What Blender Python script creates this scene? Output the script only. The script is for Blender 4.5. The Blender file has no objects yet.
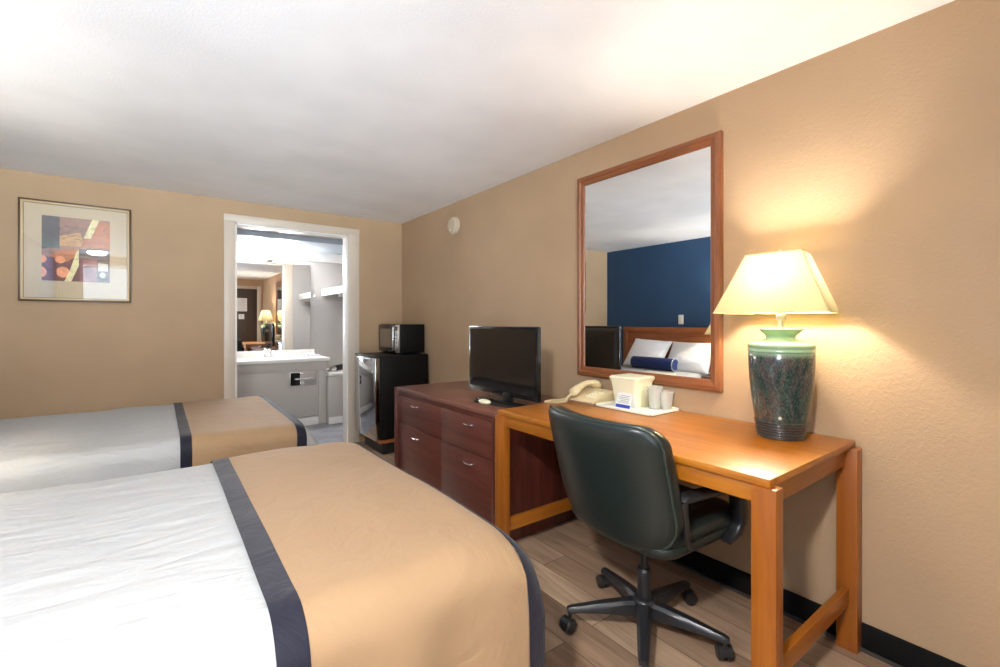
import bpy, bmesh, math, random
from mathutils import Vector, Matrix, noise
random.seed(7)
R = math.radians
SC = bpy.context.scene
COL = SC.collection
W, L, BK, FR, CE = 2.07, -1.27, 4.51, -0.62, 2.245      # right, left, back, front walls, ceiling
VB, VC = 6.0, 2.13                                       # vanity back wall, vanity ceiling

# ------------------------------------------------------------------ materials
def mat(name, col=(.8, .8, .8), rough=.5, metal=0., spec=.5, **kw):
    m = bpy.data.materials.new(name); m.use_nodes = True
    nt = m.node_tree; b = nt.nodes['Principled BSDF']
    b.inputs['Base Color'].default_value = (*col, 1)
    b.inputs['Roughness'].default_value = rough
    b.inputs['Metallic'].default_value = metal
    b.inputs['Specular IOR Level'].default_value = spec
    for k, v in kw.items():
        b.inputs[k.replace('_', ' ')].default_value = v
    return m
def N(m, t, **kw):
    n = m.node_tree.nodes.new(t)
    for k, v in kw.items():
        if k in n.inputs: n.inputs[k].default_value = v
        else: setattr(n, k, v)
    return n
def lk(m, a, b): m.node_tree.links.new(a, b)
def bsdf(m): return m.node_tree.nodes['Principled BSDF']
def coords(m, scale=(1, 1, 1), rot=(0, 0, 0), src='Object'):
    tc = N(m, 'ShaderNodeTexCoord'); mp = N(m, 'ShaderNodeMapping')
    mp.inputs['Scale'].default_value = scale; mp.inputs['Rotation'].default_value = rot
    lk(m, tc.outputs[src], mp.inputs['Vector']); return mp.outputs['Vector']
def noise_tex(m, vec, scale, detail=3, rough=.5, dist=0):
    n = N(m, 'ShaderNodeTexNoise'); n.inputs['Scale'].default_value = scale
    n.inputs['Detail'].default_value = detail; n.inputs['Roughness'].default_value = rough
    n.inputs['Distortion'].default_value = dist
    lk(m, vec, n.inputs['Vector']); return n.outputs['Fac']
def ramp(m, fac, stops):
    r = N(m, 'ShaderNodeValToRGB'); e = r.color_ramp.elements
    while len(e) < len(stops): e.new(.5)
    for el, (p, c) in zip(e, stops): el.position = p; el.color = (*c, 1)
    lk(m, fac, r.inputs['Fac']); return r.outputs['Color']
def bump(m, h, strength=.3, dist=.01):
    b = N(m, 'ShaderNodeBump'); b.inputs['Strength'].default_value = strength
    b.inputs['Distance'].default_value = dist
    lk(m, h, b.inputs['Height']); lk(m, b.outputs['Normal'], bsdf(m).inputs['Normal'])
def mixc(m, fac, a, b, mode='MIX'):
    x = N(m, 'ShaderNodeMix'); x.data_type = 'RGBA'; x.blend_type = mode
    for sock, v in ((x.inputs[0], fac), (x.inputs[6], a), (x.inputs[7], b)):
        if isinstance(v, (int, float)): sock.default_value = v
        elif isinstance(v, tuple): sock.default_value = (*v, 1)
        else: lk(m, v, sock)
    return x.outputs[2]
def s2l(r, g, b):
    f = lambda c: (c/255/12.92 if c/255 <= .04045 else ((c/255+.055)/1.055)**2.4)
    return (f(r), f(g), f(b))

def wallmat(name, col, bs=.5, sc=75):
    m = mat(name, col, .62, spec=.25)
    v = coords(m, src='Object')
    n = noise_tex(m, v, sc, 3, .55, .6)
    c = ramp(m, noise_tex(m, v, 2.5, 2), [(.3, tuple(x*.95 for x in col)), (.7, tuple(min(1, x*1.04) for x in col))])
    lk(m, c, bsdf(m).inputs['Base Color'])
    bump(m, n, bs, .006); return m
def woodmat(name, cols, axis='X', rough=.3, scale=1., grain=1., coat=0., spec=.5):
    m = mat(name, cols[1], rough, spec=spec)
    s = {'X': (.8, 14, 14), 'Y': (14, .8, 14), 'Z': (14, 14, .8)}[axis]
    v = coords(m, tuple(a*scale for a in s))
    f = noise_tex(m, v, 2.2, 6, .62, .8)
    c = ramp(m, f, [(.28, cols[0]), (.5, cols[1]), (.74, cols[2])])
    v2 = coords(m, tuple(a*scale*3 for a in s))
    f2 = noise_tex(m, v2, 4, 3, .7)
    c2 = mixc(m, .25*grain, c, ramp(m, f2, [(.35, (.35, .35, .35)), (.65, (1, 1, 1))]), 'MULTIPLY')
    lk(m, c2, bsdf(m).inputs['Base Color'])
    bump(m, f2, .06, .002)
    bsdf(m).inputs['Coat Weight'].default_value = coat
    bsdf(m).inputs['Coat Roughness'].default_value = .42
    return m
def cloth(name, col, wr=.4, rough=.85, stretch=(1.2, 5, 3), sheen=.1, rot=0.25):
    m = mat(name, col, rough, spec=.2)
    v = coords(m, stretch, (0, 0, rot))
    f = noise_tex(m, v, 2.2, 4, .55, .9)
    v2 = coords(m)
    f2 = noise_tex(m, v2, 700, 1)
    a = N(m, 'ShaderNodeMath', operation='MULTIPLY_ADD'); lk(m, f2, a.inputs[0]); a.inputs[1].default_value = .02; lk(m, f, a.inputs[2])
    bump(m, a.outputs[0], wr, .04)
    bsdf(m).inputs['Sheen Weight'].default_value = sheen
    return m
def glassy(name, tint=(1, 1, 1), gl=.08, rough=0.):
    m = bpy.data.materials.new(name); m.use_nodes = True; nt = m.node_tree; nt.nodes.clear()
    o = N(m, 'ShaderNodeOutputMaterial'); mx = N(m, 'ShaderNodeMixShader'); t = N(m, 'ShaderNodeBsdfTransparent'); g = N(m, 'ShaderNodeBsdfGlossy')
    t.inputs['Color'].default_value = (*tint, 1); g.inputs['Roughness'].default_value = rough
    fr = N(m, 'ShaderNodeFresnel'); fr.inputs['IOR'].default_value = 1.45
    a = N(m, 'ShaderNodeMath', operation='ADD'); a.inputs[1].default_value = gl; a.use_clamp = True
    lk(m, fr.outputs[0], a.inputs[0]); lk(m, a.outputs[0], mx.inputs[0]); lk(m, t.outputs[0], mx.inputs[1]); lk(m, g.outputs[0], mx.inputs[2]); lk(m, mx.outputs[0], o.inputs[0])
    return m
def emis(name, col, s):
    m = mat(name, (.8, .8, .8), .5)
    bsdf(m).inputs['Emission Color'].default_value = (*col, 1); bsdf(m).inputs['Emission Strength'].default_value = s
    return m
def lampshade(name, col):
    m = bpy.data.materials.new(name); m.use_nodes = True; nt = m.node_tree; nt.nodes.clear()
    o = N(m, 'ShaderNodeOutputMaterial'); mx = N(m, 'ShaderNodeMixShader'); t = N(m, 'ShaderNodeBsdfTranslucent'); d = N(m, 'ShaderNodeBsdfDiffuse')
    t.inputs['Color'].default_value = (.13, .118, .075, 1); d.inputs['Color'].default_value = (*col, 1)
    v = coords(m); f = noise_tex(m, v, 260, 2)
    b = N(m, 'ShaderNodeBump'); b.inputs['Strength'].default_value = .1; b.inputs['Distance'].default_value = .002
    lk(m, f, b.inputs['Height']); lk(m, b.outputs[0], d.inputs['Normal'])
    lk(m, t.outputs[0], mx.inputs[1]); lk(m, d.outputs[0], mx.inputs[2]); lk(m, mx.outputs[0], o.inputs[0])
    mx.inputs[0].default_value = .7
    return m

M = {}
TAN = s2l(178, 150, 119)
M['tan'] = wallmat('tan_wall_paint', TAN, .28, 80)
M['blue'] = wallmat('blue_wall_paint', s2l(50, 78, 110), .4, 80)
M['vwall'] = wallmat('vanity_wall_paint', s2l(173, 168, 164), .1, 60)
M['ceil'] = wallmat('ceiling_texture', s2l(246, 246, 248), .3, 110)
M['white'] = mat('white_gloss_paint', s2l(235, 233, 229), .35)
M['trim'] = mat('door_casing_paint', s2l(205, 192, 176), .4)
M['vcab'] = mat('vanity_cabinet_paint', s2l(190, 184, 178), .4)
M['bluegrey'] = mat('blue_grey_beam', s2l(150, 160, 172), .5)
M['black'] = mat('black_plastic', (.012, .012, .013), .38)
M['blackmatte'] = mat('black_painted_steel', (.006, .0055, .005), .45, spec=.2)
M['blackgl'] = mat('black_gloss', (.010, .010, .010), .12)
M['baseb'] = mat('black_vinyl_base', (.006, .006, .006), .65, spec=.12)
M['chrome'] = mat('chrome', (.85, .86, .88), .12, 1)
M['nickel'] = mat('brushed_nickel', (.72, .7, .67), .3, 1)
M['steel'] = mat('mirror_steel', (.42, .43, .45), .07, 1)
M['mirror'] = mat('mirror_silver', (.93, .94, .94), 0.0, 1)
M['leather'] = mat('dark_green_leather', s2l(28, 36, 34), .36, spec=.5)
_m = M['leather']; bump(_m, noise_tex(_m, coords(_m), 160, 3, .6), .12, .003)
M['piping'] = mat('green_leather_piping', s2l(44, 58, 53), .35)
M['chairplastic'] = mat('black_nylon', (.016, .016, .018), .36, spec=.6)
M['beige'] = mat('beige_plastic', s2l(222, 203, 160), .35)
M['beigedk'] = mat('taupe_plastic', s2l(150, 120, 100), .4)
M['cream'] = mat('cream_plastic', s2l(238, 232, 200), .35)
M['tray'] = mat('white_tray_plastic', s2l(238, 236, 220), .3)
M['cup'] = glassy('clear_plastic_cup', (.96, .97, .96), .10, .15)
_c = M['cup']; _mx = N(_c, 'ShaderNodeMixShader'); _tl = N(_c, 'ShaderNodeBsdfTranslucent'); _df = N(_c, 'ShaderNodeBsdfDiffuse'); _ad = N(_c, 'ShaderNodeMixShader')
_o = [n for n in _c.node_tree.nodes if n.type == 'OUTPUT_MATERIAL'][0]; _src = _o.inputs[0].links[0].from_socket
_tl.inputs[0].default_value = (.95, .96, .93, 1); _df.inputs[0].default_value = (.95, .96, .93, 1); _mx.inputs[0].default_value = .38
lk(_c, _tl.outputs[0], _ad.inputs[1]); lk(_c, _df.outputs[0], _ad.inputs[2]); lk(_c, _src, _mx.inputs[1]); lk(_c, _ad.outputs[0], _mx.inputs[2]); lk(_c, _mx.outputs[0], _o.inputs[0])
M['glass'] = glassy('picture_glass', (1, 1, 1), .015)
M['paper'] = mat('white_paper', s2l(228, 228, 226), .7)
M['ink'] = mat('grey_print', s2l(130, 132, 135), .7)
M['inkblue'] = mat('blue_print', s2l(35, 60, 160), .6)
M['inkdk'] = mat('black_print', s2l(40, 40, 42), .7)
M['honey'] = woodmat('honey_wood_y', [s2l(148, 82, 6), s2l(172, 102, 10), s2l(190, 120, 18)], 'Y', .40, .6, .5, .5)
M['honeyx'] = woodmat('honey_wood_x', [s2l(140, 76, 16), s2l(160, 92, 22), s2l(178, 108, 32)], 'X', .34, .6, .5, .2)
M['honeyz'] = woodmat('honey_wood_z', [s2l(134, 70, 14), s2l(154, 85, 20), s2l(172, 102, 30)], 'Z', .36, .6, .5, .2)
M['mahog'] = woodmat('mahogany_y', [s2l(78, 36, 28), s2l(98, 50, 40), s2l(116, 64, 52)], 'Y', .36, .6, .6, .15)
M['mahogz'] = woodmat('mahogany_z', [s2l(62, 26, 20), s2l(92, 42, 32), s2l(112, 56, 44)], 'Z', .36, .8, 1, .15)
M['mahogtop'] = woodmat('mahogany_top', [s2l(104, 62, 50), s2l(124, 78, 64), s2l(138, 92, 76)], 'Y', .3, .6, .5, .3)
M['framez'] = woodmat('mirror_frame_z', [s2l(112, 62, 34), s2l(136, 82, 48), s2l(152, 98, 60)], 'Z', .35, .8, .6, .2)
M['framey'] = woodmat('mirror_frame_y', [s2l(112, 62, 32), s2l(136, 80, 44), s2l(152, 96, 56)], 'Y', .35, .8, .6, .2)
M['headb'] = woodmat('headboard_wood', [s2l(140, 74, 36), s2l(165, 92, 50), s2l(182, 112, 66)], 'Y', .4, .8, .6, .1)
M['picframe'] = mat('dark_bronze_frame', s2l(86, 62, 42), .35)
M['picgold'] = mat('gold_fillet', s2l(206, 180, 138), .4)
M['matboard'] = mat('cream_matboard', s2l(198, 180, 152), .8)
M['sheet'] = cloth('white_coverlet', s2l(173, 173, 172), .6)
M['pillowm'] = cloth('white_pillowcase', s2l(238, 238, 240), .5, stretch=(6, 3, 5))
M['tancloth'] = cloth('tan_runner_cloth', s2l(156, 126, 94), .22, .7, (3, 3, 3))
M['bluecloth'] = cloth('navy_band_cloth', s2l(31, 30, 42), .25, .6, (3, 3, 3))
M['bolster'] = cloth('navy_bolster_cloth', s2l(34, 48, 96), .2, .7, (4, 4, 4))
M['skirt'] = cloth('brown_bed_skirt', s2l(94, 72, 56), .3, .9, (9, 9, .5))
M['curtain'] = cloth('beige_drape', s2l(196, 180, 156), .2, .9, (9, 9, .5))
M['door'] = woodmat('dark_door', [s2l(52, 40, 36), s2l(66, 52, 46), s2l(78, 62, 54)], 'Z', .35, .6, .6, .1)
M['shade'] = lampshade('cream_lampshade', s2l(226, 208, 150))
M['shadetrim'] = mat('lampshade_trim', s2l(226, 206, 150), .7)
M['frost'] = emis('frosted_glass_lit', (1, .985, .97), 78)
M['dome'] = emis('ceiling_dome_lit', (1, .985, .97), 340)
M['bulb'] = emis('bulb_lit', (1, .85, .6), 8)
M['smoke'] = mat('ivory_detector', s2l(196, 180, 158), .45)
M['screen'] = mat('tv_screen_glass', (.006, .005, .005), .07, spec=.6)
M['winglass'] = glassy('window_glass', (.98, 1, 1), .04)
M['label'] = mat('pale_label', s2l(150, 165, 140), .5)
M['btn'] = mat('grey_button', s2l(180, 182, 186), .4)

# wood plank floor
def floor_mat():
    m = mat('wood_plank_floor', (.2, .15, .1), .35, spec=.4)
    v = coords(m, (1, 1, 1), (0, 0, R(90)))
    br = N(m, 'ShaderNodeTexBrick'); lk(m, v, br.inputs['Vector'])
    br.inputs['Scale'].default_value = 1; br.inputs['Brick Width'].default_value = 1.22; br.inputs['Row Height'].default_value = .152
    br.inputs['Mortar Size'].default_value = .0016; br.inputs['Mortar Smooth'].default_value = .2; br.offset = .37
    br.inputs['Color1'].default_value = (0, 0, 0, 1); br.inputs['Color2'].default_value = (1, 1, 1, 1); br.inputs['Mortar'].default_value = (.5, .5, .5, 1)
    br.inputs['Bias'].default_value = 0
    base = ramp(m, br.outputs['Color'], [(0, s2l(140, 112, 90)), (.5, s2l(165, 139, 115)), (1, s2l(188, 162, 136))])
    addv = N(m, 'ShaderNodeVectorMath', operation='ADD'); sc = N(m, 'ShaderNodeVectorMath', operation='SCALE')
    sc.inputs['Scale'].default_value = 7.; lk(m, br.outputs['Color'], sc.inputs[0])
    v2 = coords(m, (9, .8, 1)); lk(m, v2, addv.inputs[0]); lk(m, sc.outputs[0], addv.inputs[1])
    g = noise_tex(m, addv.outputs[0], 1.7, 6, .6, 1.3)
    gc = ramp(m, g, [(.3, (.52, .48, .45)), (.5, (.92, .9, .88)), (.7, (1.25, 1.2, 1.15))])
    c = mixc(m, .85, base, gc, 'MULTIPLY')
    c = mixc(m, br.outputs['Fac'], c, s2l(62, 48, 38))
    lk(m, c, bsdf(m).inputs['Base Color'])
    bump(m, g, .08, .002)
    return m
M['floor'] = floor_mat()
def vanity_floor_mat():
    m = mat('grey_sheen_floor', s2l(150, 152, 158), .3)  # light reflected on the floor is put into this blue-grey colour
    f = noise_tex(m, coords(m), 5, 4)
    lk(m, ramp(m, f, [(.35, s2l(128, 130, 138)), (.65, s2l(160, 162, 168))]), bsdf(m).inputs['Base Color']); return m
M['vfloor'] = vanity_floor_mat()
def ceramic():
    m = mat('green_glaze', s2l(70, 100, 90), .16, spec=.7)
    tc = N(m, 'ShaderNodeTexCoord'); sx = N(m, 'ShaderNodeSeparateXYZ'); lk(m, tc.outputs['Object'], sx.inputs[0])
    v = coords(m, (1, 1, .35)); f = noise_tex(m, v, 16, 5, .65, 1.5)
    v2 = coords(m, (1, 1, .6)); f2 = noise_tex(m, v2, 170, 4, .7, .5)
    c1 = ramp(m, f, [(.3, s2l(18, 28, 30)), (.47, s2l(36, 54, 52)), (.58, s2l(70, 54, 58)), (.72, s2l(56, 92, 82))])
    c2 = ramp(m, f2, [(.44, (0, 0, 0)), (.62, s2l(140, 175, 150))])
    c = mixc(m, .16, c1, c2, 'SCREEN')
    top = N(m, 'ShaderNodeMapRange'); top.inputs[1].default_value = .305; top.inputs[2].default_value = .33; lk(m, sx.outputs['Z'], top.inputs[0])
    c = mixc(m, top.outputs[0], c, s2l(140, 172, 140))
    low = N(m, 'ShaderNodeMapRange'); low.inputs[1].default_value = .075; low.inputs[2].default_value = .05; lk(m, sx.outputs['Z'], low.inputs[0])
    c = mixc(m, low.outputs[0], c, s2l(62, 56, 52))
    lk(m, c, bsdf(m).inputs['Base Color']); return m
M['ceramic'] = ceramic()

# ------------------------------------------------------------------ mesh helpers
def bx(bm, x0, x1, y0, y1, z0, z1, bev=0., seg=2, mi=0, mtx=None):
    t = bmesh.new(); bmesh.ops.create_cube(t, size=1)
    for v in t.verts:
        v.co = Vector(((x0+x1)/2+v.co.x*(x1-x0), (y0+y1)/2+v.co.y*(y1-y0), (z0+z1)/2+v.co.z*(z1-z0)))
    if bev: bmesh.ops.bevel(t, geom=t.edges[:], offset=bev, segments=seg, profile=.5, affect='EDGES')
    join(bm, t, mi, mtx)
def join(bm, t, mi=0, mtx=None):
    if mtx is not None: bmesh.ops.transform(t, matrix=mtx, verts=t.verts[:])
    for f in t.faces: f.material_index = mi
    me = bpy.data.meshes.new('tmp'); t.to_mesh(me); t.free(); bm.from_mesh(me); bpy.data.meshes.remove(me)
def cyl(bm, p0, p1, r0, r1=None, seg=24, mi=0, bev=0):
    r1 = r0 if r1 is None else r1; p0 = Vector(p0); p1 = Vector(p1); d = p1-p0
    t = bmesh.new(); bmesh.ops.create_cone(t, cap_ends=True, segments=seg, radius1=r0, radius2=r1, depth=d.length)
    if bev:
        es = [e for e in t.edges if len(e.link_faces) == 2 and any(len(f.verts) > 4 for f in e.link_faces)]
        bmesh.ops.bevel(t, geom=es, offset=bev, segments=2, profile=.5, affect='EDGES')
    q = Vector((0, 0, 1)).rotation_difference(d.normalized()).to_matrix().to_4x4()
    join(bm, t, mi, Matrix.Translation((p0+p1)/2) @ q)
def lathe(bm, prof, c, seg=48, mi=0, cap=True, sx=1, sy=1):
    rings = []
    for r, z in prof:
        rings.append([bm.verts.new((c[0]+sx*r*math.cos(2*math.pi*i/seg), c[1]+sy*r*math.sin(2*math.pi*i/seg), c[2]+z)) for i in range(seg)])
    for a, b in zip(rings, rings[1:]):
        for i in range(seg):
            f = bm.faces.new((a[i], a[(i+1) % seg], b[(i+1) % seg], b[i])); f.material_index = mi
    if cap:
        f = bm.faces.new(rings[0][::-1]); f.material_index = mi
        f = bm.faces.new(rings[-1]); f.material_index = mi
def tube(bm, pts, r, seg=10, mi=0):
    pts = [Vector(p) for p in pts]; rings = []
    for i, p in enumerate(pts):
        d = (pts[min(i+1, len(pts)-1)]-pts[max(i-1, 0)]).normalized()
        up = Vector((0, 0, 1)) if abs(d.z) < .95 else Vector((1, 0, 0))
        a = d.cross(up).normalized(); b = d.cross(a)
        rr = r[i] if isinstance(r, (list, tuple)) else r
        rings.append([bm.verts.new(p+rr*(a*math.cos(2*math.pi*k/seg)+b*math.sin(2*math.pi*k/seg))) for k in range(seg)])
    for a, b in zip(rings, rings[1:]):
        for i in range(seg):
            f = bm.faces.new((a[i], a[(i+1) % seg], b[(i+1) % seg], b[i])); f.material_index = mi
    bm.faces.new(rings[0][::-1]).material_index = mi; bm.faces.new(rings[-1]).material_index = mi
def loft(bm, rings, mi=0, cap=True, closed=True):
    vr = [[bm.verts.new(p) for p in r] for r in rings]; n = len(vr[0])
    for a, b in zip(vr, vr[1:]):
        for i in range(n if closed else n-1):
            f = bm.faces.new((a[i], a[(i+1) % n], b[(i+1) % n], b[i])); f.material_index = mi
    if cap:
        bm.faces.new(vr[0][::-1]).material_index = mi; bm.faces.new(vr[-1]).material_index = mi
def smooth_pts(pts, n=8):
    pts = [Vector(p) for p in pts]; out = []
    for i in range(len(pts)-1):
        p0 = pts[max(i-1, 0)]; p1 = pts[i]; p2 = pts[i+1]; p3 = pts[min(i+2, len(pts)-1)]
        for k in range(n):
            t = k/n
            out.append(.5*((2*p1)+(p2-p0)*t+(2*p0-5*p1+4*p2-p3)*t*t+(3*p1-p0-3*p2+p3)*t**3))
    out.append(pts[-1]); return out
def B(): return bmesh.new()
def root_of(p):
    while p.parent: p = p.parent
    return p
def obj(name, bm, m, parent=None, loc=None, sharp=38, smooth=True, fixn=True):
    off = Vector(loc) if loc is not None else (root_of(parent).location.copy() if parent else Vector((0, 0, 0)))
    if off.length: bmesh.ops.translate(bm, vec=-off, verts=bm.verts[:])
    if fixn: bmesh.ops.recalc_face_normals(bm, faces=bm.faces[:])
    bm.normal_update()
    for f in bm.faces: f.smooth = smooth
    for e in bm.edges:
        if len(e.link_faces) == 2: e.smooth = e.calc_face_angle(0) < R(sharp)
        elif len(e.link_faces) > 2: e.smooth = False
    me = bpy.data.meshes.new(name); bm.to_mesh(me); bm.free()
    for x in (m if isinstance(m, (list, tuple)) else [m]): me.materials.append(x)
    o = bpy.data.objects.new(name, me); COL.objects.link(o)
    if parent: o.parent = parent
    elif loc is not None: o.location = loc
    return o
def thing(name, label, cat, loc=(0, 0, 0), group=None):
    o = bpy.data.objects.new(name, None); COL.objects.link(o); o.location = loc; o.empty_display_size = .1
    return tag(o, label, cat, group)
def tag(o, label, cat, group=None):
    o['label'] = label; o['category'] = cat
    if group: o['group'] = group
    return o
def struct(name, bm, m, parent=None, **k):
    o = obj(name, bm, m, parent, **k)
    if not parent: o['kind'] = 'structure'
    return o

# ------------------------------------------------------------------ room shell
T = .12
b = B(); bx(b, L-T, W+T, FR-T, BK+.055, -.1, 0); struct('floor', b, M['floor'])
b = B(); bx(b, .1, W+T, BK+.055, VB+T, -.1, 0); struct('floor_vanity', b, M['vfloor'])
b = B(); bx(b, L-T, W+T, FR-T, BK, CE, CE+.1); struct('ceiling', b, M['ceil'])
b = B(); bx(b, .1, W+T, BK+.11, VB+T, VC, VC+.1); struct('ceiling_vanity', b, M['vwall'])
b = B(); bx(b, W, W+T, FR-T, BK+.0001, 0, CE+.1); struct('wall_right', b, M['tan'])
b = B(); bx(b, L-T, L, FR-T, BK+.11, 0, CE+.1); struct('wall_left', b, M['blue'])
DX0, DX1, DZ = .520, 1.500, 2.058
b = B(); bx(b, L, DX0, BK, BK+.055, 0, CE+.1); bx(b, DX1, W+T, BK, BK+.055, 0, CE+.1); bx(b, DX0, DX1, BK, BK+.055, DZ, CE+.1)
struct('wall_back', b, M['tan'])
b = B(); bx(b, L, DX0, BK+.055, BK+.11, 0, CE+.1); bx(b, DX1, W+T, BK+.055, BK+.11, 0, CE+.1); bx(b, DX0, DX1, BK+.055, BK+.11, DZ, CE+.1)
struct('wall_vanity_front', b, M['vwall'])
# front wall with window and entry door
WX0, WX1, WZ0, WZ1 = -1.05, .85, .72, 2.12
EX0, EX1, EZ = 1.13, 1.96, 2.03
b = B()
bx(b, L-T, WX0, FR-T, FR, 0, CE+.1); bx(b, WX0, WX1, FR-T, FR, 0, WZ0); bx(b, WX0, WX1, FR-T, FR, WZ1, CE+.1)
bx(b, WX1, EX0, FR-T, FR, 0, CE+.1); bx(b, EX0, EX1, FR-T, FR, EZ, CE+.1); bx(b, EX1, W, FR-T, FR, 0, CE+.1)
struct('wall_front', b, M['tan'])
# vanity walls
b = B(); bx(b, .1, W+T, VB, VB+T, 0, VC+.1); struct('wall_vanity_back', b, M['vwall'])
b = B(); bx(b, W, W+T, BK+.11, VB, 0, VC+.1); struct('wall_vanity_right', b, M['vwall'])
b = B(); bx(b, .1, .2, BK+.11, VB, 0, VC+.1); struct('wall_vanity_left', b, M['vwall'])
# blue-grey dropped beam before the vanity wall and white ledge under it
b = B(); bx(b, .2, W, 5.22, VB, 2.075, VC); struct('trim_3', b, M['bluegrey'])
b = B(); bx(b, .2, W, 5.95, VB, 1.96, 2.075, .004); struct('trim_4', b, M['white'])
# doorway lining and casing
b = B(); g = .018
bx(b, DX0, DX0+g, BK-.006, BK+.116, 0, DZ, .002); bx(b, DX1-g, DX1, BK-.006, BK+.116, 0, DZ, .002); bx(b, DX0, DX1, BK-.006, BK+.116, DZ-g, DZ, .002)
struct('trim_1', b, M['white'])
b = B()
for yy0, yy1 in ((BK-.018, BK), (BK+.11, BK+.128)):
    bx(b, .440, DX0+.004, yy0, yy1, 0, 2.124 if yy0 < BK else 2.0, .004); bx(b, DX1-.004, 1.606, yy0, yy1, 0, 2.124 if yy0 < BK else 2.1, .004)
    bx(b, DX0+.004, DX1-.004, yy0, yy1, DZ-.006, 2.124, .004)
bx(b, .440, 1.606, BK-.020, BK-.001, DZ+.01, 2.124, .003)
struct('trim_2', b, M['trim'])
# black baseboards with toe strip
def baseb(name, x0, x1, y0, y1):
    b = B(); bx(b, x0, x1, y0, y1, 0, .098, .003)
    return struct(name, b, M['baseb'])
baseb('baseboard_right', W-.012, W, FR, BK); baseb('baseboard_left', L, L+.012, FR, BK)
baseb('baseboard_back', L, .44, BK-.012, BK)
baseb('baseboard_front', L, EX0-.07, FR, FR+.012)
b = B(); bx(b, W-.026, W-.012, FR, BK, 0, .012, .004); struct('trim_5', b, mat('floor_quarter_round', s2l(60, 55, 50), .3))
# window
wf = B()
for x0, x1, z0, z1 in ((WX0, WX0+.05, WZ0, WZ1), (WX1-.05, WX1, WZ0, WZ1), (WX0, WX1, WZ0, WZ0+.05), (WX0, WX1, WZ1-.05, WZ1), (-.165, -.115, WZ0, WZ1)):
    bx(wf, x0, x1, FR-.09, FR-.04, z0, z1, .004)
wo = struct('window_1', wf, M['white'])
b = B(); bx(b, WX0+.04, WX1-.04, FR-.068, FR-.062, WZ0+.04, WZ1-.04); struct('window_glass', b, M['winglass'], wo)
b = B(); bx(b, WX0-.02, WX1+.02, FR-.12, FR+.03, WZ0-.03, WZ0, .005); struct('window_sill', b, M['white'], wo)
# entry door
b = B(); bx(b, EX0+.02, EX1-.02, FR-.06, FR-.02, .01, EZ-.02, .004); dr = struct('door_1', b, M['door'])
b = B()
bx(b, EX0-.06, EX0+.02, FR-.09, FR+.014, 0, EZ+.05, .004); bx(b, EX1-.02, EX1+.06, FR-.09, FR+.014, 0, EZ+.05, .004); bx(b, EX0+.02, EX1-.02, FR-.09, FR+.014, EZ-.02, EZ+.05, .004)
struct('door_frame', b, M['trim'], dr)
b = B(); cyl(b, (1.21, FR-.025, .98), (1.21, FR+.03, .98), .012); t = bmesh.new(); bmesh.ops.create_uvsphere(t, u_segments=20, v_segments=12, radius=.028); join(b, t, 0, Matrix.Translation((1.21, FR+.045, .98)))
cyl(b, (1.21, FR-.025, .98), (1.21, FR-.01, .98), .035); cyl(b, (1.21, FR-.025, 1.14), (1.21, FR+.005, 1.14), .028)
struct('door_handle', b, M['nickel'], dr)
def notice(x0, x1, z0, z1, label, name='door_notice'):
    b = B(); bx(b, x0, x1, FR-.0195, FR-.0175, z0, z1, 0, mi=0)
    nl = max(3, int((z1-z0)/.025))
    for i in range(1, nl):
        z = z1-(z1-z0)*i/nl; bx(b, x0+.02, x1-.02-(i % 3)*.02, FR-.0175, FR-.0168, z-.003, z+.003, 0, mi=1)
    o = obj(name, b, [M['paper'], M['ink']], loc=((x0+x1)/2, FR-.018, (z0+z1)/2)); tag(o, label, 'notice')
notice(1.50, 1.72, 1.46, 1.78, 'large white printed notice taped on the dark entry door')
notice(1.54, 1.66, 1.27, 1.39, 'small white card on the dark entry door, below the large notice', 'door_card')
# drapes
def drape(x0, x1, label):
    b = B(); n = 60; rows = []
    for z in (2.17, 1.5, .9, .45):
        rows.append([(x0+(x1-x0)*i/n, FR+.09+.03*math.sin(i*.95)*(1.1-.1*z), z) for i in range(n+1)])
    loft(b, rows, cap=False, closed=False)
    fr = [f for f in b.faces]; r = bmesh.ops.solidify(b, geom=fr, thickness=.004)
    o = obj('drape', b, M['curtain'], loc=((x0+x1)/2, FR+.09, .45), sharp=60); tag(o, label, 'curtain', 'drapes at the window')
drape(-1.24, -.94, 'beige pleated drape gathered at the side of the window by the blue wall')
drape(.68, .98, 'beige pleated drape gathered at the window side nearer the entry door')
b = B(); cyl(b, (-1.24, FR+.09, 2.19), (.96, FR+.09, 2.19), .012); cyl(b, (-1.2, FR, 2.19), (-1.2, FR+.09, 2.19), .008); cyl(b, (.94, FR, 2.19), (.94, FR+.09, 2.19), .008)
tag(obj('curtain_rod', b, M['nickel'], loc=(-.14, FR+.09, 2.12)), 'metal curtain rod over the window', 'curtain rod')

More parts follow.
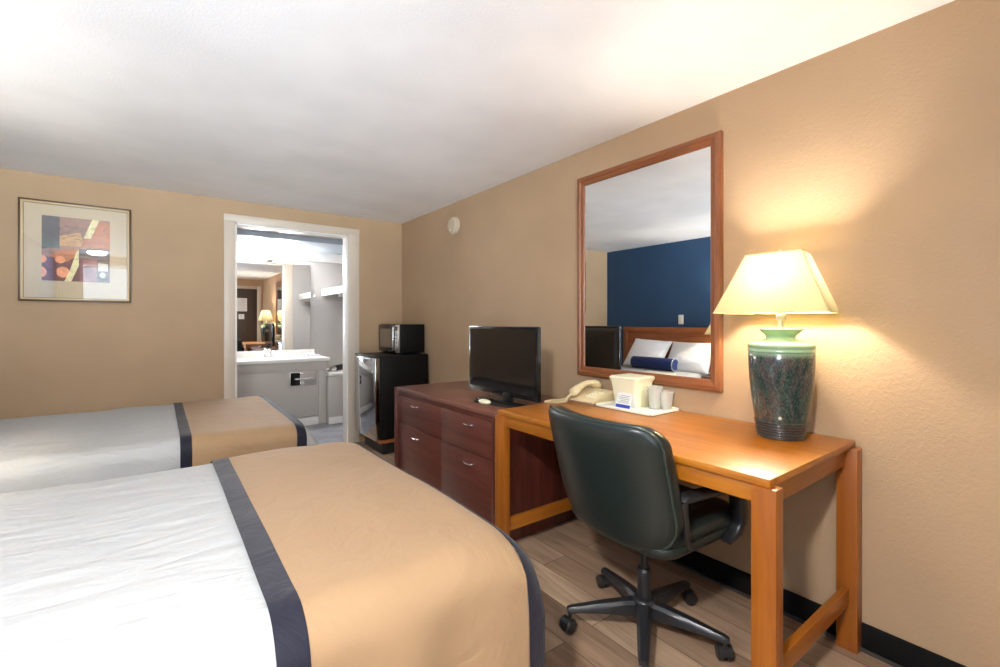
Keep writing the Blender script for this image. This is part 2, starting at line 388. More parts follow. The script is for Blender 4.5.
# ------------------------------------------------------------------ beds
def bed_surface(x0, x1, y0, y1, zt, Rr, off, seed, amp=1., flare=1.):
    """draped coverlet: rounded plan loops going up the sides, over the edge and in to the middle"""
    levels = []
    for z in (.14, .22, .30, .38, .45): levels.append((0, z))
    for k in range(0, 9):
        a = math.pi/2*k/8; levels.append((Rr*(1-math.cos(a)), zt-Rr+Rr*math.sin(a)))
    rc = .09; nseg = 10
    def plan(inset):
        X1 = x1+off-inset; Y0 = y0-off+inset; Y1 = y1+off-inset; X0 = x0
        r = max(0., min(rc+inset*.3, (Y1-Y0)/2)); pts = []
        # straight counts fixed so that rings match
        def line(a, c, n):
            for i in range(n): pts.append((a[0]+(c[0]-a[0])*i/n, a[1]+(c[1]-a[1])*i/n))
        line((X0, Y0), (X1-r, Y0), 50)
        for i in range(nseg): t = -math.pi/2+math.pi/2*i/nseg; pts.append((X1-r+r*math.cos(t), Y0+r+r*math.sin(t)))
        line((X1, Y0+r), (X1, Y1-r), 36)
        for i in range(nseg): t = math.pi/2*i/nseg; pts.append((X1-r+r*math.cos(t), Y1-r+r*math.sin(t)))
        line((X1-r, Y1), (X0, Y1), 50); pts.append((X0, Y1)); return pts
    ins_last = levels[-1][0]
    half = (y1-y0)/2+off-.00001
    rings = []
    for ins, z in levels: rings.append([(p[0], p[1], z+off*(1 if z > zt-Rr else 0)) for p in plan(ins)])
    for k in range(1, 17):
        ins = ins_last+(half-ins_last)*k/16
        rings.append([(p[0], p[1], zt+off) for p in plan(ins)])
    b = B()
    out = []
    for r in rings:
        rr = []
        for (x, y, z) in r:
            side = max(0., min(1., (zt-Rr*.5-z)/.14))
            p = Vector((x, y, z))
            n1 = noise.noise(Vector((x*3.1+seed, y*2.3, z*1.2)))
            n2 = noise.noise(Vector((x*8+seed*2, y*3.2, 1.7+z)))
            z += amp*(.010*n1+.004*n2)*(1-side)
            if side > 0:
                along = x if (y < y0+.1 or y > y1-.1) else y
                w = .012*math.sin(along*24+seed)*side+.012*n2*side
                cx, cy = (x0+x1)/2, (y0+y1)/2
                if abs(y-y0) < .14: y -= w
                elif abs(y-y1) < .14: y += w
                if abs(x-x1) < .14: x += w+.07*side*flare
            rr.append((x, y, z))
        out.append(rr)
    loft(b, out, cap=False, closed=False)
    # weld collapsed spine
    bmesh.ops.remove_doubles(b, verts=b.verts[:], dist=.0009)
    # close the middle seam
    bmesh.ops.recalc_face_normals(b, faces=b.faces[:])
    return b
def cut(b, co, no):
    bmesh.ops.bisect_plane(b, geom=b.verts[:]+b.edges[:]+b.faces[:], dist=1e-5, plane_co=co, plane_no=no, clear_outer=True)
def strip(args, xa, xb, off, extra=None):
    b = bed_surface(*args[:6], off, args[6])
    if xb is not None: cut(b, (xb, 0, 0), (1, 0, 0))
    if xa is not None: cut(b, (xa, 0, 0), (-1, 0, 0))
    if extra: cut(b, *extra)
    n = [f for f in b.faces]
    return b
def make_bed(x1, y0, y1, zt, seed, lab, s1, s2, side):
    args = (-1.17, x1, y0, y1, zt, .085+.03*side, seed)
    t = thing('bed', lab, 'bed', (-1.17, (y0+y1)/2, 0), 'double beds')
    b = B(); bx(b, -1.16, x1-.06, y0+.06, y1-.06, .13, .33, .02); obj('box_spring', b, M['skirt'], t)
    b = B(); bx(b, -1.16, x1-.045, y0+.045, y1-.045, .33, zt-.03, .07, 4); obj('mattress', b, M['sheet'], t)
    b = B()
    for k in range(1):
        rows = []
        for z in (.02, .2):
            pts = []
            ys0, ys1, xx = y0+.04, y1-.04, x1-.04
            n = 90
            for i in range(n+1): pts.append((-1.16+(xx+1.16)*i/n, ys0+.006*math.sin(i*.9), z))
            for i in range(1, n+1): pts.append((xx+.006*math.sin(i*.9), ys0+(ys1-ys0)*i/n, z))
            for i in range(1, n+1): pts.append((xx-(xx+1.16)*i/n, ys1+.006*math.sin(i*.9), z))
            rows.append(pts)
        loft(b, rows, cap=False, closed=False)
    obj('bed_skirt', b, M['skirt'], t, sharp=80)
    b = bed_surface(*args[:6], 0, seed); obj('coverlet', b, M['sheet'], t, sharp=70)
    # bed frame feet
    for fx in (-1.05, x1-.2):
        for fy in (y0+.15, y1-.15):
            b = B(); cyl(b, (fx, fy, 0), (fx, fy, .14), .025); obj('bed_foot', b, M['black'], t)
    # runner
    rt = thing('bed_runner', s1[2], 'bed runner', (s1[0], (y0+y1)/2, zt), 'bed runners')
    b = strip(args, s1[1], s2[0], .007); obj('center_panel', b, M['tancloth'], rt, sharp=70)
    b = strip(args, s1[0], s1[1], .009); obj('border_band', b, M['bluecloth'], rt, sharp=70)
    b = strip(args, s2[0], s2[1], .009); obj('border_band', b, M['bluecloth'], rt, sharp=70)
    return t
make_bed(.85, .955, 2.40, .60, 3.1, 'double bed with white coverlet nearest the camera, in front of the desk chair', (.180, .242, 'tan bed runner with navy bands on the bed nearest the camera'), (.800, None), 1)
make_bed(.725, 2.80, 4.16, .60, 8.4, 'double bed with white coverlet farther off, beside the picture wall', (.085, .135, 'tan bed runner with navy bands on the far bed by the picture wall'), (.635, .69), 0)
def pillow(label, loc, rot, size=(.44, .64, .17)):
    b = B(); n = 22
    def P(u, v, s):
        cx = abs(u)**2.6; cy = abs(v)**2.6
        h = size[2]/2*((1-min(1, cx))**.55)*((1-min(1, cy))**.55)
        x = u*size[0]/2*(1-.06*(1-v*v)); y = v*size[1]/2*(1-.05*(1-u*u))
        h *= 1+.10*noise.noise(Vector((u*3, v*3, s+loc[1])))
        return (x, y, s*h)
    for s in (1, -1):
        g = [[b.verts.new(P(-1+2*i/n, -1+2*j/n, s)) for j in range(n+1)] for i in range(n+1)]
        for i in range(n):
            for j in range(n): b.faces.new((g[i][j], g[i+1][j], g[i+1][j+1], g[i][j+1]))
    bmesh.ops.remove_doubles(b, verts=b.verts[:], dist=.0008)
    o = obj('pillow', b, M['pillowm'], loc=(0, 0, 0), sharp=100); o.location = loc; o.rotation_euler = rot
    tag(o, label, 'pillow', 'bed pillows'); return o
def bolster(label, x, y, z, ln=.42):
    t = thing('bolster', label, 'bolster pillow', (x, y, z), 'navy bolsters')
    b = B(); r = .075; prof = []
    rings = []
    for yy, rr in ((-ln/2, .01), (-ln/2-.002, r*.9), (-ln/2+.012, r), (0, r*1.02), (ln/2-.012, r), (ln/2+.002, r*.9), (ln/2, .01)):
        rings.append([(x+rr*math.cos(a*math.pi/16), y+yy, z+r+rr*math.sin(a*math.pi/16)) for a in range(32)])
    loft(b, rings); obj('cover', b, M['bolster'], t, sharp=50)
    for s in (-1, 1):
        b = B(); tube(b, [(x+r*.97*math.cos(a*math.pi/16), y+s*(ln/2-.004), z+r+r*.97*math.sin(a*math.pi/16)) for a in range(33)], .005, 8); obj('piping', b, M['sheet'], t)
def headboard(y0, y1, lab):
    t = thing('headboard', lab, 'headboard', (L+.04, (y0+y1)/2, 0), 'wooden headboards')
    b = B(); bx(b, L+.008, L+.04, y0+.06, y1-.06, .3, 1.07, .003); obj('panel', b, M['headb'], t)
    b = B(); bx(b, L+.004, L+.055, y0, y1, 1.06, 1.13, .006); obj('top_rail', b, M['headb'], t)
    for ya in (y0, y1-.07):
        b = B(); bx(b, L+.004, L+.055, ya, ya+.07, 0, 1.06, .006); obj('post', b, M['framez'], t)
headboard(2.79, 4.17, 'honey wood headboard on the blue wall behind the far bed')
headboard(.90, 2.41, 'honey wood headboard on the blue wall behind the near bed')
# pillows lean on the headboards
pillow('white pillow leaning behind the navy bolster on the far bed, picture wall side', (-.985, 3.61, .79), (R(4), R(54), R(5)), (.44, .58, .17))
pillow('white pillow leaning on the far bed headboard, nightstand side', (-1.03, 3.04, .775), (0, R(54), R(-2)), (.44, .58, .15))
bolster('navy bolster with white piping in front of the pillows on the far bed', -.85, 3.42, .607, .60)
pillow('white pillow leaning on the near bed headboard, nightstand side', (-1.00, 2.05, .775), (0, R(52), R(3)))
pillow('white pillow leaning on the near bed headboard, window side', (-1.00, 1.33, .775), (0, R(52), R(-3)))
bolster('navy bolster with white piping on the near bed', -.78, 1.70, .607)

# ------------------------------------------------------------------ nightstand and its lamp
t = thing('nightstand', 'wooden nightstand between the two beds against the blue wall', 'nightstand', (-1.04, 2.6, 0))
b = B(); bx(b, L+.014, -.84, 2.44, 2.76, .08, .56, .004); obj('body', b, M['mahog'], t)
b = B(); bx(b, L+.014, -.82, 2.425, 2.775, .56, .585, .004); obj('top', b, M['mahogtop'], t)
for z0, z1 in ((.34, .54), (.1, .32)):
    b = B(); bx(b, -.84, -.822, 2.455, 2.745, z0, z1, .003); d = obj('drawer', b, M['mahog'], t)
    b = B(); bx(b, -.822, -.81, 2.56, 2.64, (z0+z1)/2-.005, (z0+z1)/2+.005, .003); obj('handle', b, M['nickel'], d)
for fx in (-1.2, -.89):
    for fy in (2.47, 2.73): b = B(); bx(b, fx-.02, fx+.02, fy-.02, fy+.02, 0, .08, .002); obj('foot', b, M['mahog'], t)

def table_lamp(c, z0, label, power, shade_dims=(.20, .13, .115, .10), mirror=1):
    """c: centre, z0: table height; shade trapezoid in plan with bowed front facing -X*mirror"""
    t = thing('table_lamp', label, 'lamp', (c[0], c[1], z0), 'matching ceramic table lamps')
    prof = [(.0, 0), (.076, 0), (.079, .003)]
    z = .006
    for k in range(6):       # turned ribs at the foot
        prof += [(.0775+.0020*k, z), (.0815+.0020*k, z+.003), (.0815+.0020*k, z+.007), (.0775+.0020*k, z+.0098)]; z += .0102
    prof += [(.0895, z), (.0905, z+.004), (.0935, .10), (.101, .16), (.107, .22), (.110, .27), (.111, .318), (.1095, .320), (.1095, .324), (.1125, .326), (.1125, .333), (.1105, .335), (.1105, .339), (.113, .342), (.113, .349), (.110, .355),
             (.095, .3625), (.068, .369), (.052, .374), (.049, .381), (.054, .390), (.066, .401), (.074, .409), (.073, .413), (.060, .410), (.02, .407), (.0, .407)]
    b = B(); lathe(b, prof[1:-1], (c[0], c[1], z0), 64); obj('vase_base', b, M['ceramic'], t, sharp=55)
    b = B(); t2 = bmesh.new(); bmesh.ops.create_uvsphere(t2, u_segments=12, v_segments=8, radius=.006)
    a = R(200); join(b, t2, 0, Matrix.Translation((c[0]+.0925*math.cos(a)*mirror, c[1]+.0925*math.sin(a), z0+.084))); obj('button', b, M['cream'], t)
    b = B(); cyl(b, (*c, z0+.405), (*c, z0+.46), .009); cyl(b, (*c, z0+.405), (*c, z0+.412), .02); cyl(b, (*c, z0+.445), (*c, z0+.49), .017, .015, bev=.003)
    cyl(b, (*c, z0+.69), (*c, z0+.715), .006)
    for s in (1, -1): tube(b, smooth_pts([(c[0], c[1]+s*.012, z0+.46), (c[0], c[1]+s*.045, z0+.52), (c[0], c[1]+s*.05, z0+.60), (c[0], c[1]+s*.03, z0+.67), (c[0], c[1], z0+.695)], 5), .0018, 6)
    obj('stem', b, M['nickel'], t)
    b = B(); lathe(b, [(.012, .488), (.016, .50), (.027, .535), (.025, .558), (.010, .572)], (c[0], c[1], z0), 20); obj('bulb', b, M['bulb'], t)
    # shade
    zb, ztp = z0+.474, z0+.697
    hw, hd, bw, td = shade_dims
    def plan(sw, sf, sb, k):
        pts = []; n = 10
        # front bow (towards -X), end, back, end
        for i in range(n+1):
            y = -hw*sw+2*hw*sw*i/n; pts.append((-(sf+.022*k*(1-(2*i/n-1)**2)), y))
        for i in range(1, 6):
            f = i/6; pts.append((-sf+(sf+sb)*f, hw*sw*(1-.2*f)))
        for i in range(n+1):
            y = hw*sw*.8-2*hw*sw*.8*i/n; pts.append((sb, y))
        for i in range(1, 6):
            f = 1-i/6; pts.append((-sf+(sf+sb)*f, -hw*sw*(1-.2*f)))
        return [(c[0]+mirror*x, c[1]+y) for x, y in pts]
    b = B(); rings = []
    for k in range(9):
        f = k/8; g = f
        sw = 1-(1-.50)*g; sf = .13-(.13-.075)*g; sb = .115-(.115-.06)*g
        z = zb+(ztp-zb)*f
        rings.append([(x, y, z) for x, y in plan(sw, sf, sb, 1-.4*g)])
    loft(b, rings, cap=False); sh = obj('lamp_shade', b, M['shade'], t, sharp=26)
    b = B()
    for ri, zz, rr in ((rings[0], 0, .0032), (rings[-1], 0, .0026)):
        tube(b, [Vector(p) for p in ri]+[Vector(ri[0])], rr, 6)
    for idx in (0, 10):
        tube(b, [Vector(r[idx])+Vector((0, 0, 0)) for r in rings], .0022, 6)
    obj('shade_trim', b, M['shadetrim'], sh)
    ld = bpy.data.lights.new('lamp_light', 'POINT'); ld.energy = power; ld.color = (1, .93, .81); ld.shadow_soft_size = .03
    lo = bpy.data.objects.new('lamp_light', ld); COL.objects.link(lo); lo.location = (c[0], c[1], z0+.60)
    return t
table_lamp((1.908, .752), .762, 'ceramic lamp with speckled green glaze and lit cream shade on the desk', 10.5, (.195, .13, .115, .10))
table_lamp((-1.07, 2.6), .585, 'lit ceramic lamp with cream shade on the nightstand between the beds', 10, mirror=-1)
# switch plate on blue wall
t = thing('wall_outlet', 'white outlet plate on the blue wall above the far bed headboard', 'outlet', (L, 3.30, 1.232))
b = B(); bx(b, L, L+.006, 3.265, 3.335, 1.172, 1.292, .002); obj('plate', b, M['white'], t)
b = B()
for z in (1.21, 1.254): bx(b, L+.006, L+.008, 3.284, 3.316, z-.014, z+.014, .003)
obj('socket', b, M['cream'], t)

# ------------------------------------------------------------------ desk
t = thing('desk', 'honey coloured wooden desk along the right wall under the mirror', 'desk', (1.71, 1.2, 0))
DY0, DY1 = .561, 1.830
b = B(); bx(b, 1.356, 2.066, DY0, DY1, .738, .762, .003, 2); obj('tabletop', b, M['honey'], t)
b = B(); bx(b, 1.368, 1.390, .60, 1.80, .683, .738, .001); obj('apron', b, M['honey'], t)
b = B(); bx(b, 2.03, 2.05, .60, 1.80, .683, .738, .001); obj('apron', b, M['honey'], t)
b = B(); bx(b, 1.39, 2.03, .578, .600, .672, .738, .001); obj('apron', b, M['honeyx'], t)
b = B(); bx(b, 1.39, 2.03, 1.785, 1.805, .672, .738, .001); obj('apron', b, M['honeyx'], t)
for lx0, lx1, ly0, ly1 in ((1.348, 1.396, .543, .610), (2.012, 2.065, .541, .606), (1.348, 1.396, 1.782, 1.845), (2.012, 2.065, 1.782, 1.845)):
    b = B(); bx(b, lx0, lx1, ly0, ly1, 0, .7375, .003); obj('leg', b, M['honeyz'], t)
for yc, zs in ((.578, .165), (1.812, .150)):
    b = B(); bx(b, 1.396, 2.012, yc-.012, yc+.012, zs, zs+.063, .003); obj('stretcher', b, M['honeyx'], t)

# ------------------------------------------------------------------ dresser
t = thing('dresser', 'dark mahogany dresser with four drawers under the television', 'dresser', (1.74, 2.59, 0))
b = B(); bx(b, 1.456, 2.052, 1.972, 3.20, .07, .684, .002); obj('carcass', b, M['mahogz'], t)
b = B(); bx(b, 1.50, 2.03, 2.0, 3.19, 0, .07); obj('plinth', b, M['black'], t)
b = B(); bx(b, 1.430, 2.056, 1.955, 3.215, .687, .713, .004); obj('top', b, M['mahogtop'], t)
b = B(); bx(b, 1.446, 1.458, 1.975, 3.20, .658, .687, .001); obj('top_rail', b, M['mahog'], t)
b = B(); bx(b, 1.420, 2.052, 3.200, 3.229, 0, .709, .004); obj('side_panel', b, M['mahogz'], t)
b = B(); bx(b, 1.422, 2.052, 1.950, 1.974, .0, .687, .003); obj('side_panel', b, M['mahogz'], t)
for (a, c) in ((1.977, 2.543), (2.547, 3.197)):
    for z0, z1, hz in ((.451, .656, .611), (.06, .447, .388)):
        b = B(); bx(b, 1.437, 1.456, a, c, z0, z1, .0015); d = obj('drawer', b, M['mahog'], t)
        yc = 2.213 if a < 2.2 else 2.897
        b = B(); tube(b, smooth_pts([(1.437, yc-.042, hz), (1.421, yc-.038, hz), (1.415, yc-.02, hz-.002), (1.415, yc+.02, hz-.002), (1.421, yc+.038, hz), (1.437, yc+.042, hz)], 4), .0045, 8)
        obj('handle', b, M['chrome'], d)

# ------------------------------------------------------------------ television
TX, TY, ty0, ty1, tz0, tz1 = 1.690, 2.26, 1.908, 2.610, .748, 1.173
t = thing('television', 'flat black television on the dresser', 'television', (TX, TY, .713))
b = B(); bx(b, TX, TX+.028, ty0, ty1, tz0, tz1, .005, 2)
obj('bezel', b, M['blackgl'], t)
b = B(); bx(b, TX-.0015, TX+.001, ty0+.016, ty1-.016, tz0+.030, tz1-.016, 0); obj('screen', b, M['screen'], t)
b = B(); loft(b, [[(TX+.028, ty0+.012, tz0+.01), (TX+.028, ty1-.012, tz0+.01), (TX+.028, ty1-.012, tz1-.012), (TX+.028, ty0+.012, tz1-.012)],
                  [(TX+.045, ty0+.025, tz0+.02), (TX+.045, ty1-.025, tz0+.02), (TX+.045, ty1-.025, tz1-.03), (TX+.045, ty0+.025, tz1-.03)],
                  [(TX+.065, ty0+.10, tz0+.03), (TX+.065, ty1-.10, tz0+.03), (TX+.065, ty1-.10, tz1-.10), (TX+.065, ty0+.10, tz1-.10)]])
bc = obj('back_cover', b, M['black'], t, sharp=20)
b = B(); bx(b, TX+.065, TX+.0665, 2.34, 2.38, .84, 1.0); obj('sticker', b, M['label'], bc)
b = B(); bx(b, TX+.045, TX+.055, 1.95, 1.97, .83, .86, .003); obj('plug', b, M['cream'], bc)
b = B(); bx(b, TX-.004, TX+.004, 2.22, 2.32, tz0-.006, tz0+.006, .003); bx(b, TX-.02, TX+.03, 2.155, 2.21, .722, .77, .006); obj('neck', b, M['black'], t)
b = B(); lathe(b, [(.10, 0), (.104, .004), (.10, .010), (.04, .014)], (TX-.03, 2.20, .7135), 48, sx=1.05, sy=2.2); obj('base', b, M['blackgl'], t, sharp=60)
# remote
t = thing('remote_control', 'rounded white remote with black end lying in front of the television', 'remote control', (1.545, 2.23, .7135))
b = B(); rings = []
for u in range(9):
    a = -1+u/4; s = math.sqrt(max(.02, 1-a*a)); rings.append([(1.545+.026*s*math.cos(k*math.pi/10), 2.215+a*.055, .7275+max(-.0135, .016*s*math.sin(k*math.pi/10))) for k in range(20)])
loft(b, rings); obj('shell', b, M['cream'], t, sharp=60)
b = B(); bx(b, 1.53, 1.56, 2.268, 2.31, .714, .728, .005); obj('end_cap', b, M['black'], t)

# ------------------------------------------------------------------ fridge, stand, microwave
b = B(); bx(b, 1.575, 2.05, 3.88, 4.40, .11, .145, .004)
bx(b, 1.62, 2.04, 3.93, 4.38, 0, .11, .003, mi=1)  # recessed base coloured black for the shadow under the slab
tag(obj('appliance_stand', b, [M['headb'], M['black']], loc=(1.78, 4.12, 0)), 'low brown wooden stand under the black fridge', 'stand')
t = thing('mini_fridge', 'black compact fridge with mirror-like steel door beside the doorway', 'fridge', (1.8, 4.12, .145))
b = B(); bx(b, 1.572, 2.045, 3.865, 4.375, .15, .897, .008); obj('cabinet', b, M['blackmatte'], t)
b = B(); bx(b, 1.520, 1.566, 3.865, 4.375, .148, .880, .008); d = obj('door', b, M['steel'], t)
b = B(); bx(b, 1.515, 1.566, 3.865, 4.375, .881, .897, .004); obj('door_cap', b, M['black'], d)
b = B(); bx(b, 1.505, 1.520, 3.95, 4.32, .858, .875, .004); obj('handle', b, M['chrome'], d)
for x in (1.6, 2.0):
    for y in (3.9, 4.34): b = B(); cyl(b, (x, y, .145), (x, y, .152), .015); obj('foot', b, M['black'], t)
t = thing('microwave', 'black microwave oven standing on top of the compact fridge', 'microwave', (1.92, 4.2, .898))
b = B(); bx(b, 1.80, 2.055, 3.96, 4.425, .908, 1.178, .006); obj('cabinet', b, M['blackmatte'], t)
b = B(); bx(b, 1.778, 1.80, 4.035, 4.425, .912, 1.174, .006); d = obj('door', b, M['blackgl'], t)
b = B(); bx(b, 1.7765, 1.779, 4.085, 4.38, .955, 1.135, 0); obj('window', b, M['steel'], d)
b = B(); bx(b, 1.764, 1.776, 4.043, 4.063, .93, 1.155, .004); bx(b, 1.774, 1.779, 4.043, 4.063, .93, .95); bx(b, 1.774, 1.779, 4.043, 4.063, 1.135, 1.155); obj('handle', b, M['chrome'], d)
b = B(); bx(b, 1.778, 1.80, 3.96, 4.033, .912, 1.174, .005); cp = obj('control_panel', b, M['nickel'], t)
b = B(); bx(b, 1.7765, 1.779, 3.967, 4.026, 1.12, 1.155); obj('display', b, M['screen'], cp)
b = B()
for i in range(4):
    for j in range(3): bx(b, 1.7755, 1.779, 3.968+j*.021, 3.985+j*.021, .96+i*.036, .985+i*.036, .001)
obj('buttons', b, M['btn'], cp)
for x in (1.83, 2.02):
    for y in (4.0, 4.39): b = B(); cyl(b, (x, y, .8975), (x, y, .91), .014); obj('foot', b, M['black'], t)

# ------------------------------------------------------------------ smoke detector
t = thing('smoke_detector', 'round ivory smoke detector high on the right wall', 'smoke detector', (W, 3.421, 2.04))
def disc(prof, x, y, z, seg=40):
    b = B(); rings = [[(x-h, y+r*math.cos(2*math.pi*i/seg), z+r*math.sin(2*math.pi*i/seg)) for i in range(seg)] for r, h in prof]; loft(b, rings); return b
obj('base', disc([(.078, 0), (.078, .012), (.072, .016)], W, 3.421, 2.04), M['smoke'], t)
obj('cover', disc([(.070, .014), (.070, .030), (.060, .040), (.03, .043), (.005, .043)], W, 3.421, 2.04), M['smoke'], t)
obj('test_button', disc([(.008, .040), (.008, .045), (.001, .046)], W, 3.43, 2.00, 12), M['cream'], t)

# ------------------------------------------------------------------ wall mirror
t = thing('wall_mirror', 'large mirror in a brown wooden frame on the right wall above the desk', 'mirror', (W, 1.5, .88))
y0, y1, z0, z1, fw = 1.056, 1.946, .879, 2.074, .054
def bar(p, q, z):  # mitred frame piece in YZ with profile
    pass
xf = W-.026
for a in ('L', 'R', 'T', 'B'):
    b = B()
    iy0, iy1, iz0, iz1 = y0+fw, y1-fw, z0+fw, z1-fw
    quads = {'L': [(y1, z0), (y1, z1), (iy1, iz1), (iy1, iz0)], 'R': [(y0, z0), (y0, z1), (iy0, iz1), (iy0, iz0)],
             'T': [(y0, z1), (y1, z1), (iy1, iz1), (iy0, iz1)], 'B': [(y0, z0), (y1, z0), (iy1, iz0), (iy0, iz0)]}[a]
    o0, o1, i1, i0 = quads
    def lerp(p, q, f): return (p[0]+(q[0]-p[0])*f, p[1]+(q[1]-p[1])*f)
    sect = [(0, 0.0), (0, .022), (.08, .028), (.45, .030), (.55, .024), (.9, .020), (1, .014), (1, 0)]
    loft(b, [[(W-h, *lerp(o0, i0, f)) for f, h in sect], [(W-h, *lerp(o1, i1, f)) for f, h in sect]])
    obj('frame_rail' if a in 'TB' else 'frame_stile', b, M['framey'] if a in 'TB' else M['framez'], t, sharp=15)
b = B(); bx(b, W-.012, W-.002, y0+.04, y1-.04, z0+.04, z1-.04); obj('mirror_glass', b, M['mirror'], t)

# ------------------------------------------------------------------ picture
t = thing('framed_picture', 'framed abstract print with cream mat on the back wall', 'picture', (-.475, BK, 1.347))
px0, px1, pz0, pz1 = -.777, -.172, 1.347, 2.060
def ring(b, x0, x1, z0, z1, w, y0, y1):
    bx(b, x0, x0+w, y0, y1, z0, z1, .002); bx(b, x1-w, x1, y0, y1, z0, z1, .002); bx(b, x0+w, x1-w, y0, y1, z0, z0+w, .002); bx(b, x0+w, x1-w, y0, y1, z1-w, z1, .002)
b = B(); ring(b, px0, px1, pz0, pz1, .011, BK-.028, BK); obj('frame', b, M['picframe'], t)
b = B(); ring(b, px0+.011, px1-.011, pz0+.011, pz1-.011, .012, BK-.022, BK-.004); obj('fillet', b, M['picgold'], t)
b = B(); bx(b, px0+.01, px1-.01, BK-.010, BK-.002, pz0+.01, pz1-.01); mb = obj('mat_board', b, M['matboard'], t)
b = B(); ring(b, px0+.024, px1-.024, pz0+.024, pz1-.024, .0025, BK-.0115, BK-.009); obj('mat_line', b, M['picframe'], mb)
# artwork: flat printed shapes
ax0, ax1, az0, az1 = -.662, -.297, 1.494, 1.955
cols = [s2l(158, 118, 100), s2l(88, 80, 84), s2l(190, 120, 80), s2l(112, 66, 66), s2l(232, 220, 168), s2l(236, 158, 118), s2l(140, 90, 98), s2l(86, 70, 72), s2l(60, 52, 54), s2l(200, 195, 185), s2l(206, 160, 110), s2l(84, 92, 84)]
am = []
for i, c in enumerate(cols):
    m_ = mat('print_ink_%02d' % i, c, .6)
    f_ = noise_tex(m_, coords(m_, (1, 1, 1)), 22, 5, .65, 1.2)
    lk(m_, ramp(m_, f_, [(.3, tuple(x*.62 for x in c)), (.5, c), (.72, tuple(min(1, x*1.22) for x in c))]), bsdf(m_).inputs['Base Color']); am.append(m_)
b = B(); aw, ah = ax1-ax0, az1-az0; lay = [0]
def ap(pts, mi):
    lay[0] += 1; y = BK-.0105-.00012*lay[0]
    f = b.faces.new([b.verts.new((ax0+u*aw, y, az0+v*ah)) for u, v in pts]); f.material_index = mi
def ell(u, v, ru, rv, mi, a0=0, a1=360): ap([(u+ru*math.cos(R(a0+(a1-a0)*k/24)), v+rv*math.sin(R(a0+(a1-a0)*k/24))) for k in range(25 if a1-a0 < 360 else 24)], mi)
ap([(0, 0), (1, 0), (1, 1), (0, 1)], 0)
ap([(0, .5), (.25, .5), (.25, 1), (0, 1)], 1)
ap([(0, .48), (.22, .52), (.30, .60), (.10, .66), (0, .62)], 11)
ap([(.25, .55), (.62, .55), (.55, .78), (.25, .7)], 10)
ap([(.55, .55), (1, .55), (1, .95), (.8, 1), (.74, 1)], 2)
ap([(0, 0), (.55, 0), (.53, .5), (.35, .47), (.1, .36), (0, .4)], 3)
ap([(.1, .38), (.3, .5), (.53, .52), (.5, .4), (.35, .3)], 2)
ap([(.54, 0), (.80, 0), (.80, .37), (.54, .37)], 6)
ap([(.54, .37), (1, .37), (1, .5), (.54, .52)], 1)
ap([(.80, 0), (1, 0), (1, .37), (.80, .37)], 7)
ap([(.82, .04), (.96, .04), (.94, .17), (.84, .17)], 8)
ap([(.82, .18), (.97, .18), (.97, .30), (.82, .31)], 9)
ell(.89, .12, .05, .05, 9); ell(.67, .2, .06, .07, 3)
ell(.26, .33, .075, .055, 5); ell(.30, .14, .095, .085, 5); ell(0, .33, .07, .06, 5, -90, 90); ell(0, .13, .07, .08, 5, -90, 90)
ap([(.32, 0), (.42, 0), (.53, .25), (.53, .50), (.50, .48), (.40, .18)], 4)
ap([(.60, .69), (.71, .69), (.84, 1), (.73, 1)], 4)
ap([(.535, .0), (.54, 0), (.54, .55), (.535, .55)], 7)
for k in range(26):
    u = .05+.42*random.random(); v = .66+.2*random.random(); du = .03+.08*random.random(); dv = .05*(random.random()-.5)
    ap([(u, v), (u+du, v+dv), (u+du, v+dv+.005), (u, v+.005)], 8)
obj('artwork', b, am, mb, fixn=False, smooth=False)
b = B(); bx(b, px0+.012, px1-.012, BK-.0205, BK-.0190, pz0+.012, pz1-.012); obj('glass_pane', b, M['glass'], t)

# ------------------------------------------------------------------ things on the desk
DZt = .7625
# tray
b = B(); x0, x1, y0, y1 = 1.815, 2.052, 1.262, 1.60
bx(b, x0+.012, x1-.012, y0+.012, y1-.012, DZt, DZt+.006, .002)
for q in ((x0, x0+.014, y0, y1), (x1-.014, x1, y0, y1), (x0, x1, y0, y0+.014), (x0, x1, y1-.014, y1)): bx(b, *q, DZt+.001, DZt+.015, .004)
tag(obj('serving_tray', b, M['tray'], loc=(1.93, 1.43, DZt)), 'rectangular white plastic tray on the desk under the ice bucket', 'tray')
tz = DZt+.0065
t = thing('ice_bucket', 'square tapered cream ice bucket with lid on the white tray', 'ice bucket', (1.965, 1.47, tz))
def sq(cx, cy, h, z, r=.012):
    pts = []
    for sx, sy, a in ((1, 1, 0), (-1, 1, 90), (-1, -1, 180), (1, -1, 270)):
        for k in range(5):
            an = R(a+90*k/4); pts.append((cx+sx*(h-r)+r*math.cos(an), cy+sy*(h-r)+r*math.sin(an), z))
    return pts
cx, cy = 1.960, 1.478
b = B(); loft(b, [sq(cx, cy, .060, tz), sq(cx, cy, .063, tz+.01), sq(cx, cy, .077, tz+.128), sq(cx, cy, .081, tz+.130), sq(cx, cy, .081, tz+.138)]); obj('body', b, M['cream'], t, sharp=30)
b = B()
for (nx, ny) in ((-1, 0), (0, -1)):
    pass
loft(b, [sq(cx, cy, .0835, tz+.136), sq(cx, cy, .0845, tz+.148), sq(cx, cy, .078, tz+.154), sq(cx, cy, .05, tz+.157)]); obj('lid', b, M['cream'], t, sharp=30)
